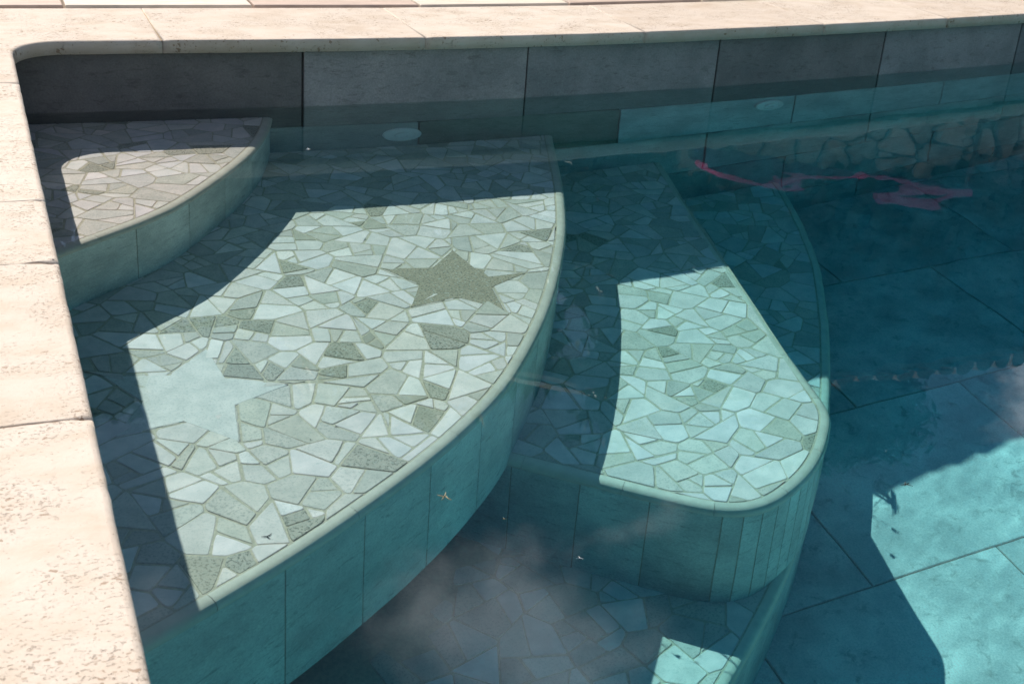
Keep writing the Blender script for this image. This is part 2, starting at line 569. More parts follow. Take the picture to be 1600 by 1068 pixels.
for r, (z0, z1, J) in enumerate(rows):
    for i in range(len(J) - 1):
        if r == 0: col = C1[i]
        elif r == 1: col = C2[i]
        else:
            k = rng.uniform(.85, 1.15); col = (.52 * k, .53 * k, .52 * k)  # deeper rows: bounced light put into the paler colour as well
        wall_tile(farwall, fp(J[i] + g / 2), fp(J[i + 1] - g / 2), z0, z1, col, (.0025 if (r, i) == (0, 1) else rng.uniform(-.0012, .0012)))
def straight_wall(label, a, b, name='pool_wall'):
    o = empty(name, (*a, ZF)); tag(o, label, 'pool wall')
    L = math.hypot(b[0] - a[0], b[1] - a[1]); ux, uy = (b[0] - a[0]) / L, (b[1] - a[1]) / L; nx, ny = uy, -ux
    c = [(a[0] + ux * s + nx * d, a[1] + uy * s + ny * d) for s, d in ((-.1, -.004), (L + .1, -.004), (L + .1, -.3), (-.1, -.3))]
    vv_ = [(x, y, z) for z in (ZF - .05, -.030) for x, y in c]
    mesh_ob('backing', vv_, [(0, 1, 2, 3), (4, 7, 6, 5)] + [(i, i + 4, (i + 1) % 4 + 4, (i + 1) % 4) for i in range(4)], DARKGROUT, o)
    n = max(1, round(L / .6))
    for r, (z0, z1, _) in enumerate(rows):
        sh = 0 if r % 2 == 0 else .5
        for i in range(n + (1 if sh else 0)):
            s0, s1 = max(0, (i - sh) * L / n), min(L, (i + 1 - sh) * L / n)
            k = rng.uniform(.75, 1.2)
            wall_tile(o, (a[0] + ux * (s0 + g / 2), a[1] + uy * (s0 + g / 2)), (a[0] + ux * (s1 - g / 2), a[1] + uy * (s1 - g / 2)),
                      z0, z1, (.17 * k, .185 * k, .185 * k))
    return o
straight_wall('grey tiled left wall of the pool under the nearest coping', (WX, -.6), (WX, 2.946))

# ------------------------------------------------------------------ steps
A_EDGE = smooth_path(spline([(.02, 2.105), (.104, 2.178), (.147, 2.213), (.274, 2.315), (.354, 2.40), (.456, 2.545), (.534, 2.672), (.594, 2.80), (.634, 2.918), (.660, 3.02)], 8), 14)
B_EDGE = smooth_path(spline([(.02, 1.246), (.124, 1.298), (.202, 1.340), (.346, 1.421), (.477, 1.506), (.595, 1.590), (.666, 1.648), (.761, 1.737), (.837, 1.826),
                             (.947, 1.980), (1.044, 2.142), (1.139, 2.325), (1.200, 2.460), (1.265, 2.625), (1.339, 2.835), (1.378, 2.944), (1.41, 3.03)], 8), 10)
C_EDGE = smooth_path(spline([(.62, 1.962), (.798, 1.812), (.900, 1.727), (.990, 1.650), (1.070, 1.583), (1.112, 1.556), (1.152, 1.543), (1.19, 1.543), (1.235, 1.556), (1.305, 1.592),
                             (1.366, 1.639), (1.422, 1.70), (1.452, 1.742), (1.466, 1.778), (1.478, 1.845), (1.500, 1.961), (1.524, 2.077), (1.548, 2.183), (1.578, 2.32),
                             (1.645, 2.62), (1.692, 2.80), (1.742, 2.985), (1.75, 3.03)], 6), 3, 240)
D_EDGE = smooth_path(spline([(.02, .80), (.25, .895), (.5, 1.015), (.8, 1.195), (1.057, 1.384), (1.177, 1.480), (1.304, 1.592), (1.386, 1.672), (1.452, 1.742), (1.551, 1.857),
                             (1.660, 2.002), (1.765, 2.160), (1.881, 2.345), (1.985, 2.533), (2.055, 2.690), (2.11, 2.83), (2.157, 2.969), (2.18, 3.05)], 8), 12)
def tread(edge):
    """closed outline behind an edge curve"""
    return [*edge, (edge[-1][0] - .05, 3.06), (.02, 3.06)]
WHITE, PALE, MID, DARKS = (.96, .81, .775), (.86, .725, .67), (.715, .615, .545), (.51, .44, .36)
def voronoi(region_box, region, seeds):
    cells = []
    for i, s in enumerate(seeds):
        c = list(region_box)
        near = sorted(range(len(seeds)), key=lambda j: (seeds[j][0] - s[0]) ** 2 + (seeds[j][1] - s[1]) ** 2)[1:24]
        for j in near:
            t = seeds[j]
            c = clip(c, (s[0] + t[0]) / 2, (s[1] + t[1]) / 2, s[0] - t[0], s[1] - t[1])
            if len(c) < 3: break
        c = clip_convex(c, region) if len(c) > 2 else []
        if c: cells.append(c)
    return cells
def split(poly, target, r, depth=0):
    a = abs(area(poly))
    if a < target * r.uniform(.4, 2.1) or depth > 9: return [poly]
    cx, cy_ = centroid(poly)
    sxx = sum((p[0] - cx) ** 2 for p in poly); syy = sum((p[1] - cy_) ** 2 for p in poly); sxy = sum((p[0] - cx) * (p[1] - cy_) for p in poly)
    th = .5 * math.atan2(2 * sxy, sxx - syy) + r.gauss(0, .38)
    nx, ny = math.cos(th), math.sin(th)
    ext = math.sqrt(max(sxx, syy) / len(poly))
    k = r.uniform(-.35, .35) * ext
    px, py = cx + nx * k, cy_ + ny * k
    out = []
    for s in (1, -1):
        h = clip(poly, px, py, s * nx, s * ny)
        if len(h) > 2: out += split(h, target, r, depth + 1)
    return out
def star_points(cx, cy_, R, rin, a0):
    tips = [(cx + R * math.cos(a0 + k * 2 * math.pi / 5), cy_ + R * math.sin(a0 + k * 2 * math.pi / 5)) for k in range(5)]
    inn = [(cx + rin * math.cos(a0 + (k + .5) * 2 * math.pi / 5), cy_ + rin * math.sin(a0 + (k + .5) * 2 * math.pi / 5)) for k in range(5)]
    return tips, inn
def cut_star(cells, star, r):
    cx, cy_, R, rin, a0 = star
    tips, inn = star_points(*star)
    out = []
    for c in cells:
        d = min(math.hypot(p[0] - cx, p[1] - cy_) for p in c)
        if d > R * 1.05 and not inside((cx, cy_), c):
            q = centroid(c)
            if math.hypot(q[0] - cx, q[1] - cy_) > R + .12:
                out.append(c); continue
        for k in range(5):
            t0, t1, i0 = tips[k], tips[(k + 1) % 5], inn[k]
            s0 = (-(t0[1] - cy_), t0[0] - cx)          # left of centre->t0
            s1 = ((t1[1] - cy_), -(t1[0] - cx))        # right of centre->t1
            wdg = clip(c, cx, cy_, *s0)
            wdg = clip(wdg, cx, cy_, *s1) if len(wdg) > 2 else []
            if len(wdg) < 3: continue
            # outside of edge t0->i0 (star on the left when going i0->t0 ...)
            e0 = (i0[1] - t0[1], -(i0[0] - t0[0]))
            e1 = (t1[1] - i0[1], -(t1[0] - i0[0]))
            if (cx - t0[0]) * e0[0] + (cy_ - t0[1]) * e0[1] > 0: e0 = (-e0[0], -e0[1])
            if (cx - i0[0]) * e1[0] + (cy_ - i0[1]) * e1[1] > 0: e1 = (-e1[0], -e1[1])
            pa = clip(wdg, *t0, *e0)
            rest = clip(wdg, *t0, -e0[0], -e0[1])
            pb = clip(rest, *i0, *e1) if len(rest) > 2 else []
            for q in (pa, pb):
                if len(q) > 2: out.append(q)
    return out
def stones(parent, region, z, target, seed, stars=(), covered=None, keep=None, picks=(), limit=300):
    """opus incertum: every piece of quarried stone is a child of the step"""
    r = random.Random(seed)
    xs_ = [p[0] for p in region]; ys_ = [p[1] for p in region]
    bx = [(min(xs_) - .1, min(ys_) - .1), (max(xs_) + .1, min(ys_) - .1), (max(xs_) + .1, max(ys_) + .1), (min(xs_) - .1, max(ys_) + .1)]
    n = int((bx[1][0] - bx[0][0]) * (bx[2][1] - bx[0][1]) / (target * 3.0))
    seeds = []
    tries = 0
    while len(seeds) < n and tries < n * 60:
        tries += 1
        s = (r.uniform(bx[0][0], bx[1][0]), r.uniform(bx[0][1], bx[2][1]))
        if all(math.hypot(s[0] - t[0], s[1] - t[1]) > math.sqrt(target) * 1.05 for t in seeds): seeds.append(s)
    cells = voronoi(bx, region, seeds)
    for st in stars: cells = cut_star(cells, st, r)
    pieces = []
    for c in cells: pieces += split(c, target, r)
    done = []
    for c in pieces:
        if abs(area(c)) < .00018: continue
        q = centroid(c)
        if covered and inside(q, covered) and all(inside(p, covered) for p in c): continue
        if keep and not keep(*q): continue
        done.append(c)
    done.sort(key=lambda c: -abs(area(c)) / (centroid(c)[1] ** 2 + centroid(c)[0] ** 2 + 1.3))
    rest_v, rest_f, rest_c = [], [], []
    for num, c in enumerate(done):
        c = ccw(clean(c, .004))
        if len(c) < 3: continue
        m = len(c)
        c2 = inset(c, [r.uniform(.0007, .0026) for _ in range(m)])
        if area(c2) < .0001 or not convex(c2) or not all(inside(p, c) for p in c2):
            c2 = inset(c, .0010)
            if area(c2) < .00006 or not convex(c2) or not all(inside(p, c) for p in c2):
                q0 = centroid(c); c2 = [(q0[0] + (x - q0[0]) * .88, q0[1] + (y - q0[1]) * .88) for x, y in c]
        c2 = rough_edge(chamfer(c2, .003), r)
        q = centroid(c2)
        kind = r.choices((WHITE, PALE, MID, DARKS), (.34, .37, .26, .03))[0]
        best = .024
        for px, py, kd in picks:
            d = math.hypot(px - q[0], py - q[1])
            if d < best: best = d; kind = kd
        k = r.uniform(.9, 1.08)
        spk = {WHITE: .05, PALE: .18, MID: .28, DARKS: .8}[kind] * r.uniform(.6, 1.15)
        col = (kind[0] * k * r.uniform(.97, 1.02), kind[1] * k, kind[2] * k * r.uniform(.96, 1.03), spk)
        top = z + r.uniform(-.0006, .0012)
        peri = sum(math.hypot(c2[i][0] - c2[i - 1][0], c2[i][1] - c2[i - 1][1]) for i in range(len(c2)))
        if area(c2) < .00004: continue
        sv, sf = slab_data(c2, z - .006, top, min(.0011, .35 * area(c2) / peri), (1.0, 0.0), False)
        if num < limit:
            mesh_ob('stone', sv, sf, STONE, parent, (q[0], q[1], z), color=col)
        else:
            rest_f += [tuple(i + len(rest_v) for i in f) for f in sf]; rest_v += sv; rest_c += [(*col[:3], 1.0)] * len(sv)
    if rest_v:
        o = mesh_ob('stone_chips', rest_v, rest_f, CHIPS, parent, color=(*PALE, .15))
        o['kind'] = 'stuff'
        ca = o.data.color_attributes.new('tint', 'FLOAT_COLOR', 'POINT')
        ca.data.foreach_set('color', [x for c_ in rest_c for x in c_])
def rough_edge(p, r):
    out = []
    for i in range(len(p)):
        a, b = p[i], p[(i + 1) % len(p)]
        L = math.hypot(b[0] - a[0], b[1] - a[1])
        out.append(a)
        if L > .022:
            k = r.uniform(-.0011, .0007); t = r.uniform(.35, .65)
            out.append((a[0] + (b[0] - a[0]) * t - (b[1] - a[1]) / L * k, a[1] + (b[1] - a[1]) * t + (b[0] - a[0]) / L * k))
    return out
def ring_part(path, L, s0, s1, prof, n, skip=None, caps=True):
    """a strip of cross-section prof [(outward, up)] swept along part of a path"""
    vs2, fs2 = [], []
    for i in range(n + 1):
        s = s0 + (s1 - s0) * i / n
        p = along(path, L, s)
        a, b = along(path, L, s - .01), along(path, L, s + .01)
        l = math.hypot(b[0] - a[0], b[1] - a[1]) or 1e-9
        ox, oy = (b[1] - a[1]) / l, -(b[0] - a[0]) / l        # to the right of the path: outwards, away from the wall
        for d, h in prof: vs2.append((p[0] + ox * d, p[1] + oy * d, h))
    m = len(prof)
    for i in range(n):
        for k in range(m):
            if k == skip: continue
            k2 = (k + 1) % m
            fs2.append((i * m + k, i * m + k2, (i + 1) * m + k2, (i + 1) * m + k))
    if caps: fs2.append(tuple(range(m))); fs2.append(tuple(range(n * m + m - 1, n * m - 1, -1)))
    return vs2, fs2
def make_step(label, edge, z, zlow, joints, nose_len, target, seed, tile_col, **kw):
    st = empty('pool_step', (centroid(edge)[0], centroid(edge)[1], zlow)); tag(st, label, 'step', 'curved steps in the pool corner')
    inner = offset(edge, .020)          # behind the nosing
    face = offset(edge, .014)
    body = [*face, (face[-1][0] - .05, 3.06), (.02, 3.06)]
    bed_v = [(x, y, z - .0014) for x, y in ccw(simplify(body))]
    mesh_ob('bed', bed_v, [tuple(range(len(bed_v)))], GROUT, st)
    L = lens(edge)
    # rounded nosing pieces
    s = -.05
    prof = [(-.0205, z - .026), (-.002, z - .026), (.0, z - .021), (.0, z - .014), (-.0020, z - .0075), (-.0060, z - .0028), (-.0115, z + .0002), (-.0205, z + .0008)]
    while s < L[-1]:
        l = nose_len * rng.uniform(.9, 1.1)
        s0, s1 = max(0, s + .0004), min(L[-1], s + l - .0004)
        if s1 - s0 > .02:
            pv, pf = ring_part(edge, L, s0, s1, prof, max(2, int((s1 - s0) / .011)), len(prof) - 1, False)
            k = rng.uniform(.94, 1.05)
            mid_ = along(edge, L, (s0 + s1) / 2)
            o = mesh_ob('nosing', pv, pf, NOSE, st, (mid_[0], mid_[1], z), color=(.74 * k, .67 * k, .56 * k, 1), smooth=False)
            for p_ in o.data.polygons: p_.use_smooth = len(p_.vertices) == 4
        s += l
    # riser tiles
    fc = offset(edge, .006)
    Lf = lens(fc)
    for s0, s1 in joints(edge, L):
        s0, s1 = s0 * Lf[-1] / L[-1], s1 * Lf[-1] / L[-1]
        if s1 - s0 < .012: continue
        pv, pf = ring_part(fc, Lf, s0 + .0013, s1 - .0013, [(-.010, z - .030), (-.010, zlow - .02), (0, zlow - .02), (0.0, z - .030)], max(1, int((s1 - s0) / .03)), 0)
        k = rng.uniform(.88, 1.12)
        mid_ = along(fc, Lf, (s0 + s1) / 2)
        mesh_ob('tile', pv, pf, TILE, st, (mid_[0], mid_[1], (z + zlow) / 2), color=(tile_col[0] * k, tile_col[1] * k, tile_col[2] * k, 1))
        a_, b_ = along(offset(fc, .0012), Lf, s1 - .0015), along(offset(fc, .0012), Lf, s1 + .0015)      # the grout of this joint
        mesh_ob('grout', [(*a_, zlow - .01), (*b_, zlow - .01), (*b_, z - .029), (*a_, z - .029)], [(0, 1, 2, 3)], RISERGROUT, st)
    region = inset(ccw(simplify(tread(inner))), .003)
    stones(st, region, z, target, seed, **kw)
    return st
def simplify(p, tol=.0012):
    """drop points that a straight line would do for (keeps convex outlines convex)"""
    hull = []
    pts_ = sorted(set(p))
    def half(seq):
        h = []
        for q in seq:
            while len(h) > 1 and (h[-1][0] - h[-2][0]) * (q[1] - h[-2][1]) - (h[-1][1] - h[-2][1]) * (q[0] - h[-2][0]) <= 1e-7: h.pop()
            h.append(q)
        return h
    a, b = half(pts_), half(pts_[::-1])
    return a[:-1] + b[:-1]
def even(step, first=0.0):
    def f(edge, L):
        out = []; s = first
        if first > 0: out.append((0, first))
        while s < L[-1]:
            out.append((s, min(L[-1], s + step))); s += step
        return out
    return f
def c_joints(edge, L):
    out = []; s = 0.0
    while s < L[-1]:
        p = along(edge, L, s)
        l = .038 if (1.085 < p[0] and p[1] < 1.79) else .128
        out.append((s, min(L[-1], s + l))); s += l
    return out
RC = (.72, .75, .70)
pk = lambda pts_, kd: [(x, y, kd) for x, y in pts_]
B_DARK = [(.585, 2.429), (.315, 2.096), (.363, 2.093), (.414, 2.105), (.436, 2.062), (.347, 1.953), (.378, 1.906), (.512, 1.858), (.598, 1.952), (.732, 2.466), (.645, 2.111), (.796, 2.565), (1.016, 2.273), (.722, 1.938), (.746, 1.97), (.634, 1.766), (.514, 1.615), (.362, 1.49)]
B_MID = [(.267, 1.972), (.382, 1.954), (.922, 2.46), (1.002, 2.399), (.217, 1.519), (.367, 1.762), (.36, 1.714), (.436, 1.89), (.459, 2.621), (.582, 2.159), (.83, 2.457), (.738, 1.752), (1.036, 2.239), (.949, 2.163), (.6, 1.809), (.533, 1.805), (.697, 1.829), (.34, 1.56), (.504, 1.565)]
B_WHITE = [(.59, 2.362), (.524, 2.171), (.534, 1.974), (.555, 1.854), (.69, 1.842), (.909, 2.257), (.981, 2.354), (1.133, 2.431), (1.092, 2.301), (.928, 2.532), (.762, 2.332), (.803, 2.374), (.707, 2.218), (.707, 2.153), (.506, 1.711), (.453, 1.725), (.312, 1.651), (.327, 1.999), (.325, 1.532), (.324, 1.45), (.175, 1.804), (.834, 1.875), (.767, 1.893), (.745, 2.038), (.58, 2.104), (.483, 1.999), (.535, 1.703), (.568, 1.656), (.413, 1.59)]
STAR_D = (.829, 2.163, .158, .078, math.radians(72.5))
STAR_L = (.270, 1.853, .166, .080, math.radians(71.5))
stepA = make_step('smallest top step in the far left corner, just under the water', A_EDGE, ZA, ZB, even(.168, .30), .26, .0027, 11, RC,
                  picks=pk([(.222, 2.632), (.369, 2.715)], DARKS) + pk([(.307, 2.504), (.155, 2.434)], WHITE), keep=lambda x, y: x > .03)
stepB = make_step('broad second step with a dark star and a pale star set in its paving', B_EDGE, ZB, ZC, even(.162, .345), .27, .0027, 23, RC,
                  stars=(STAR_D, STAR_L), covered=tread(offset(A_EDGE, .03)), picks=pk(B_DARK, DARKS) + pk(B_MID, MID) + pk(B_WHITE, WHITE), keep=lambda x, y: x > .085)
stepC = make_step('third step with a rounded corner, half lit by the sun', C_EDGE, ZC, ZD, c_joints, .17, .0027, 37, RC,
                  covered=tread(offset(B_EDGE, .03)),
                  picks=pk([(1.348, 1.677), (1.252, 2.056), (1.433, 2.356), (1.34, 2.555)], DARKS) + pk([(1.366, 2.113), (1.26, 1.921), (1.397, 1.98), (1.408, 1.875), (1.059, 1.624), (1.15, 1.955), (1.241, 2.108), (1.16, 1.814), (1.139, 1.655), (1.32, 1.644)], WHITE))
stepD = make_step('deepest and widest step of the stair, dim blue in the shade', D_EDGE, ZD, ZF, even(.30), (.5), .0035, 41, RC,
                  covered=tread(offset(C_EDGE, .03)), keep=lambda x, y: y > .78 and not (inside((x, y), tread(offset(B_EDGE, .04)))))
for (star, mcol, nm, lab) in ((STAR_D, (.45, .36, .26, .9), 'star', 'dark grey speckled stone star'), (STAR_L, (.86, .77, .73, .16), 'star', 'large pale grey stone star')):
    tips, inn = star_points(*star)
    out = []
    for k in range(5): out += [tips[k], inn[k]]
    out = ccw(out)
    cx, cy_ = star[0], star[1]
    out = [(cx + (x - cx) * .945, cy_ + (y - cy_) * .945) for x, y in out]
    sv, sf = slab_data(out, ZB - .006, ZB + .0008, .001, (1.0, 0.0), False)
    o = mesh_ob(nm, sv, sf, STONE, stepB, (cx, cy_, ZB), color=mcol)
    o['label'] = lab

# ------------------------------------------------------------------ wall inlets / lights
def pool_light(x, z, label):
    y = far_y(x) + OVER
    a, b = fp(x - .05), fp(x + .05)
    ang = math.atan2(b[1] - a[1], b[0] - a[0])
    root = empty('pool_inlet', (x, y, z)); tag(root, label, 'pool fitting', 'round fittings on the far wall')
    root.rotation_euler = (0, 0, ang)
    def disc(name, prof, n=28):
        vs2, fs2 = [], []
        for rr, d in prof:
            for k in range(n):
                t = 2 * math.pi * k / n
                vs2.append((rr * math.cos(t), -d, rr * math.sin(t)))
        for i in range(len(prof) - 1):
            for k in range(n):
                k2 = (k + 1) % n
                fs2.append((i * n + k, i * n + k2, (i + 1) * n + k2, (i + 1) * n + k))
        fs2.append(tuple((len(prof) - 1) * n + k for k in range(n)))
        o = mesh_ob(name, vs2, fs2, WHITEPL, None)
        o.parent = root; o.location = (0, 0, 0)
        return o
    disc('flange', [(.051, -.002), (.051, .004), (.047, .008), (.033, .010), (.031, .007), (.004, .007)])
    disc('nozzle', [(.022, .005), (.022, .011), (.019, .0135), (.010, .0135), (.008, .009), (.001, .009)])
    for k in range(4):
        t = math.pi / 4 + k * math.pi / 2
        o = disc('screw', [(.0035, .004), (.0035, .011), (.0022, .0118), (.0005, .0118)], 10)
        o.location = (.040 * math.cos(t), 0, .040 * math.sin(t))
pool_light(.967, -.430, 'white round fitting on the far wall above the broad step')
pool_light(2.099, -.417, 'white round fitting on the far wall toward the deep end')

# ------------------------------------------------------------------ coping
coping = empty('pool_coping', (0, 0, -.03)); tag(coping, 'cream travertine coping stones along the edge of the pool', 'coping')
def ragged(p, q, n, amt, r):
    L = math.hypot(q[0] - p[0], q[1] - p[1]); nx, ny = -(q[1] - p[1]) / L, (q[0] - p[0]) / L
    out = []
    for i in range(n):
        t = i / n
        d = 0 if i == 0 else noise.noise((p[0] * 9 + t * L * 55, p[1] * 7 + r, 0)) * amt + noise.noise((t * L * 17, r * 3.1, 2)) * amt * .7
        out.append((p[0] + (q[0] - p[0]) * t + nx * d, p[1] + (q[1] - p[1]) * t + ny * d))
    return out
def coping_stone(outline, tone=1.0, lift=0.0, rad=.008):
    edge_r = lambda x, y: rad if (x > LX - .012 and x < LX + .02 and y < 2.9) or (x > LX - .01 and abs(y - far_y(x)) < .09) else .0022
    sv, sf = slab_data(outline, -.030, lift, edge_r, (1.0, .55, .22, .05, 0.0))
    q = centroid(outline)
    o = mesh_ob('coping_stone', sv, sf, TRAV, coping, (q[0], q[1], 0))
    nn = len(ccw(outline))
    for p_ in o.data.polygons: p_.use_smooth = len(p_.vertices) == 4
    return o
XL = -.34
gj = .0009
ly = [-1.0, -.32, .36, 1.203, 1.637, 1.886, 2.578]
for i in range(len(ly) - 1):
    y0, y1 = ly[i] + gj, ly[i + 1] - gj
    r0 = .0065 if i == 4 else .0012
    r1 = .0065 if i == 3 else .0012
    o_ = ragged((XL, y0), (LX, y0), 40, r0, i) + ragged((LX, y0), (LX, y1), 44, .0009, i + .5) + ragged((LX, y1), (XL, y1), 40, r1, i + .7) + [(XL, y1)]
    coping_stone(o_, lift=rng.uniform(-.0006, .0006))
fil = []
cxr, cyr, R_ = LX + .105, far_y(.2) - .105, .105
for k in range(0, 13):
    t = math.pi - k * (math.pi / 2) / 12
    fil.append((cxr + R_ * math.cos(t), cyr + R_ * math.sin(t)))
YB = 3.292
corner = [(XL, 2.578 + gj), (LX, 2.578 + gj)] + ragged((LX, 2.6), fil[0], 12, .0008, 3) + fil + ragged((.22, far_y(.22)), (.394 - gj, far_y(.394)), 10, .0008, 9) + [(.394 - gj, far_y(.394)), (.394 - gj, YB), (XL, YB)]
coping_stone(corner)
fx = [.394, 1.012, 1.628, 2.24, 2.74, 3.35, 3.96, 4.57, 5.2]
for i in range(len(fx) - 1):
    x0, x1 = fx[i] + gj, fx[i + 1] - gj
    n = 30
    front = []
    for k in range(n + 1):
        x = x0 + (x1 - x0) * k / n
        front.append((x, far_y(x) + (noise.noise((x * 60, i, 0)) * .0014 + noise.noise((x * 17, i, 1)) * .0012 if 0 < k < n else 0)))
    back = lambda x: YB + max(0, far_y(x) - 2.94) * 1.0
    coping_stone(front + [(x1, back(x1)), (x0, back(x0))], lift=rng.uniform(-.0005, .0005), rad=.005)
# mortar under the coping joints
cv, cf = box_data(XL, -1.0, -.031, LX - .012, 3.28, -.004)
mesh_ob('mortar_bed', cv, cf, plain_mat('sand_mortar', (.40, .30, .19), .95, 120, .25), coping)
mv, mf = [], []
for i in range(53):
    x = LX + i * .098
    mv += [(x, far_y(x) + .012, -.031), (x, far_y(x) + .012, -.004), (x, YB + max(0, far_y(x) - 2.94) - .01, -.004), (x, YB + max(0, far_y(x) - 2.94) - .01, -.031)]
for i in range(52):
    for k in range(4): mf.append((i * 4 + k, i * 4 + 4 + k, i * 4 + 4 + (k + 1) % 4, i * 4 + (k + 1) % 4))
mesh_ob('mortar_bed', mv, mf, bpy.data.materials['sand_mortar'], coping)

# ------------------------------------------------------------------ deck and ground round the pool
deck = empty('pool_deck', (0, 3.4, -.03)); tag(deck, 'pale and rosy stone slabs of the deck behind the coping', kind='structure')
dx = [-2.06, -1.6, -1.15, -.69, -.24, .215, .672, 1.118, 1.57, 2.03, 2.48, 2.94, 3.4, 3.85, 4.3, 4.75, 5.2]
pinks = {0: (.50, .38, .31), 1: (.66, .57, .47)}
for j, (y0, y1) in enumerate(((0, .42), (.42, .84), (.84, 1.26))):
    for i in range(len(dx) - 1):
        x0, x1 = dx[i] + .003, dx[i + 1] - .003
        s = .0 if j % 2 == 0 else .2
        by0 = YB + max(0, far_y(max(0, x0)) - 2.94) + .006 + y0
        by1 = YB + max(0, far_y(max(0, x1)) - 2.94) + .006 + y0
        o_ = [(x0 + s, by0 + .003), (x1 + s, by1 + .003), (x1 + s, by1 + y1 - y0 - .003), (x0 + s, by0 + y1 - y0 - .003)]
        sv, sf = slab_data(o_, -.03, .006, .003, (1.0, .4, 0.0))
        k = rng.uniform(.94, 1.06)
        base = pinks[(i + j) % 2]
        mesh_ob('slab', sv, sf, DECK, deck, (x0 + .2, by0 + .2, 0), receiver=False, color=(base[0] * k, base[1] * k, base[2] * k, 1))
R = 400.0
gx0, gx1, gy0 = XL, XR + .1, YN - .1
gpts = [(-R, -R), (R, -R), (R, R), (-R, R)]
hole = [(gx0 + .01, gy0), (gx1, gy0)] + [(x, far_y(x) + .34) for x in (5.2, 4.4, 3.6, 3.0, 2.4, 1.8, 1.2, .6)] + [(gx0 + .01, YB - .02)]
bmg = bmesh.new()
ov = [bmg.verts.new((*p, -.032)) for p in gpts]; iv = [bmg.verts.new((*p, -.032)) for p in hole]
es = [bmg.edges.new((ov[i], ov[(i + 1) % 4])) for i in range(4)] + [bmg.edges.new((iv[i], iv[(i + 1) % len(iv)])) for i in range(len(iv))]
bmesh.ops.triangle_fill(bmg, use_beauty=True, edges=es)
gm = bpy.data.meshes.new('ground'); bmg.to_mesh(gm); bmg.free()
gm.materials.append(SOIL)
gro = bpy.data.objects.new('ground', gm); link(gro); tag(gro, 'dry garden ground around the pool', kind='structure')
# plain ends of the pool that close it off to the right and behind the camera
for lab, a, b in (('plain tiled end wall of the pool on the right', (XR, 3.55), (XR, YN)), ('tiled near wall of the pool below the camera', (XR, YN), (.066, YN))):
    straight_wall(lab, a, b)
v_, f_ = box_data(-.3, YN, ZF, WX - .004, -.55, -.03)
mesh_ob('backing', v_, f_, DARKGROUT, coping)

# ------------------------------------------------------------------ what the water mirrors: house, trees, cloth
house = empty('stone_house', (6.5, 7.5, 0)); tag(house, 'stone house with a tiled eave mirrored in the pool', 'house')
v_, f_ = box_data(4.45, 7.53, -.05, 11.5, 9.1, 3.22); mesh_ob('wall', v_, f_, MORTAR, house, receiver=False)
r5 = random.Random(5)
reg = [(4.45, .5), (9.6, .5), (9.6, 3.2), (4.45, 3.2)]
seeds = []
while len(seeds) < 230:
    s = (r5.uniform(4.3, 9.8), r5.uniform(.3, 3.4))
    if all(((s[0] - t[0]) / 1.5) ** 2 + (s[1] - t[1]) ** 2 > .020 for t in seeds): seeds.append(s)
for c in voronoi([(4, 0), (10, 0), (10, 3.6), (4, 3.6)], reg, seeds):
    if abs(area(c)) < .012: continue
    q = centroid(c)
    if 5.9 < q[0] < 6.7 and 1.75 < q[1] < 2.95: continue
    c2 = chamfer(inset(ccw(c), .014), .03)
    if area(c2) < .004: continue
    d = r5.uniform(.02, .06)
    n = len(c2); c3 = [(q[0] + (x - q[0]) * .9, q[1] + (y - q[1]) * .9) for x, y in c2]
    vs2 = [(x, 7.53 - d, z) for x, z in c3] + [(x, 7.53 - d * .6, z) for x, z in c2] + [(x, 7.54, z) for x, z in c2]
    fs2 = [tuple(range(n))] + [(k * n + i, (k + 1) * n + i, (k + 1) * n + (i + 1) % n, k * n + (i + 1) % n) for k in (0, 1) for i in range(n)]
    k = r5.uniform(.7, 1.25)
    mesh_ob('stone', vs2, fs2, FIELD, house, (q[0], 7.5, q[1]), receiver=False, color=(.40 * k, .35 * k, .29 * k, 1))
win = mesh_ob('window', *box_data(5.92, 7.50, 1.78, 6.66, 7.56, 2.9), plain_mat('dark_shutter', (.03, .045, .05), .4, 20, .1), house, receiver=False)
mesh_ob('frame', *box_data(5.88, 7.47, 1.72, 6.70, 7.535, 1.78), plain_mat('grey_sill', (.35, .33, .3), .8, 20, .1), win, receiver=False)
EY, EZ = 7.0, 3.19
v_, f_ = box_data(4.1, EY + .05, EZ - .06, 11.8, 8.0, EZ - .02)
roof = mesh_ob('roof', [(4.1, EY + .04, EZ - .05), (11.8, EY + .04, EZ - .05), (11.8, 9.6, EZ + .95), (4.1, 9.6, EZ + .95),
                        (4.1, EY + .04, EZ - .01), (11.8, EY + .04, EZ - .01), (11.8, 9.6, EZ + .99), (4.1, 9.6, EZ + .99)],
               [(0, 3, 2, 1), (4, 5, 6, 7), (0, 1, 5, 4), (1, 2, 6, 5), (2, 3, 7, 6), (3, 0, 4, 7)], plain_mat('eave_board', (.12, .08, .05), .8, 20, .2), house, receiver=False)
TERRA = tinted_mat('terracotta', .8, 20, .2, .2, .003)
tv, tf = [], []
nseg = 7
for e_ in range(2):
    for k in range(nseg + 1):
        t = math.pi * k / nseg
        tv.append((.085 * math.cos(t), e_ * 2.4, .07 * math.sin(t) + e_ * .95))
    for k in range(nseg + 1):
        t = math.pi * k / nseg
        tv.append((.070 * math.cos(t), e_ * 2.4, .055 * math.sin(t) + e_ * .95))
m_ = nseg + 1
tf.append(tuple(range(nseg, -1, -1)))
for k in range(nseg):
    tf.append((k, k + 1, 2 * m_ + k + 1, 2 * m_ + k)); tf.append((m_ + k, 3 * m_ + k, 3 * m_ + k + 1, m_ + k + 1)); tf.append((k, m_ + k, m_ + k + 1, k + 1))
tme = bpy.data.meshes.new('roof_tile'); tme.from_pydata(tv, [], tf); tme.materials.append(TERRA)
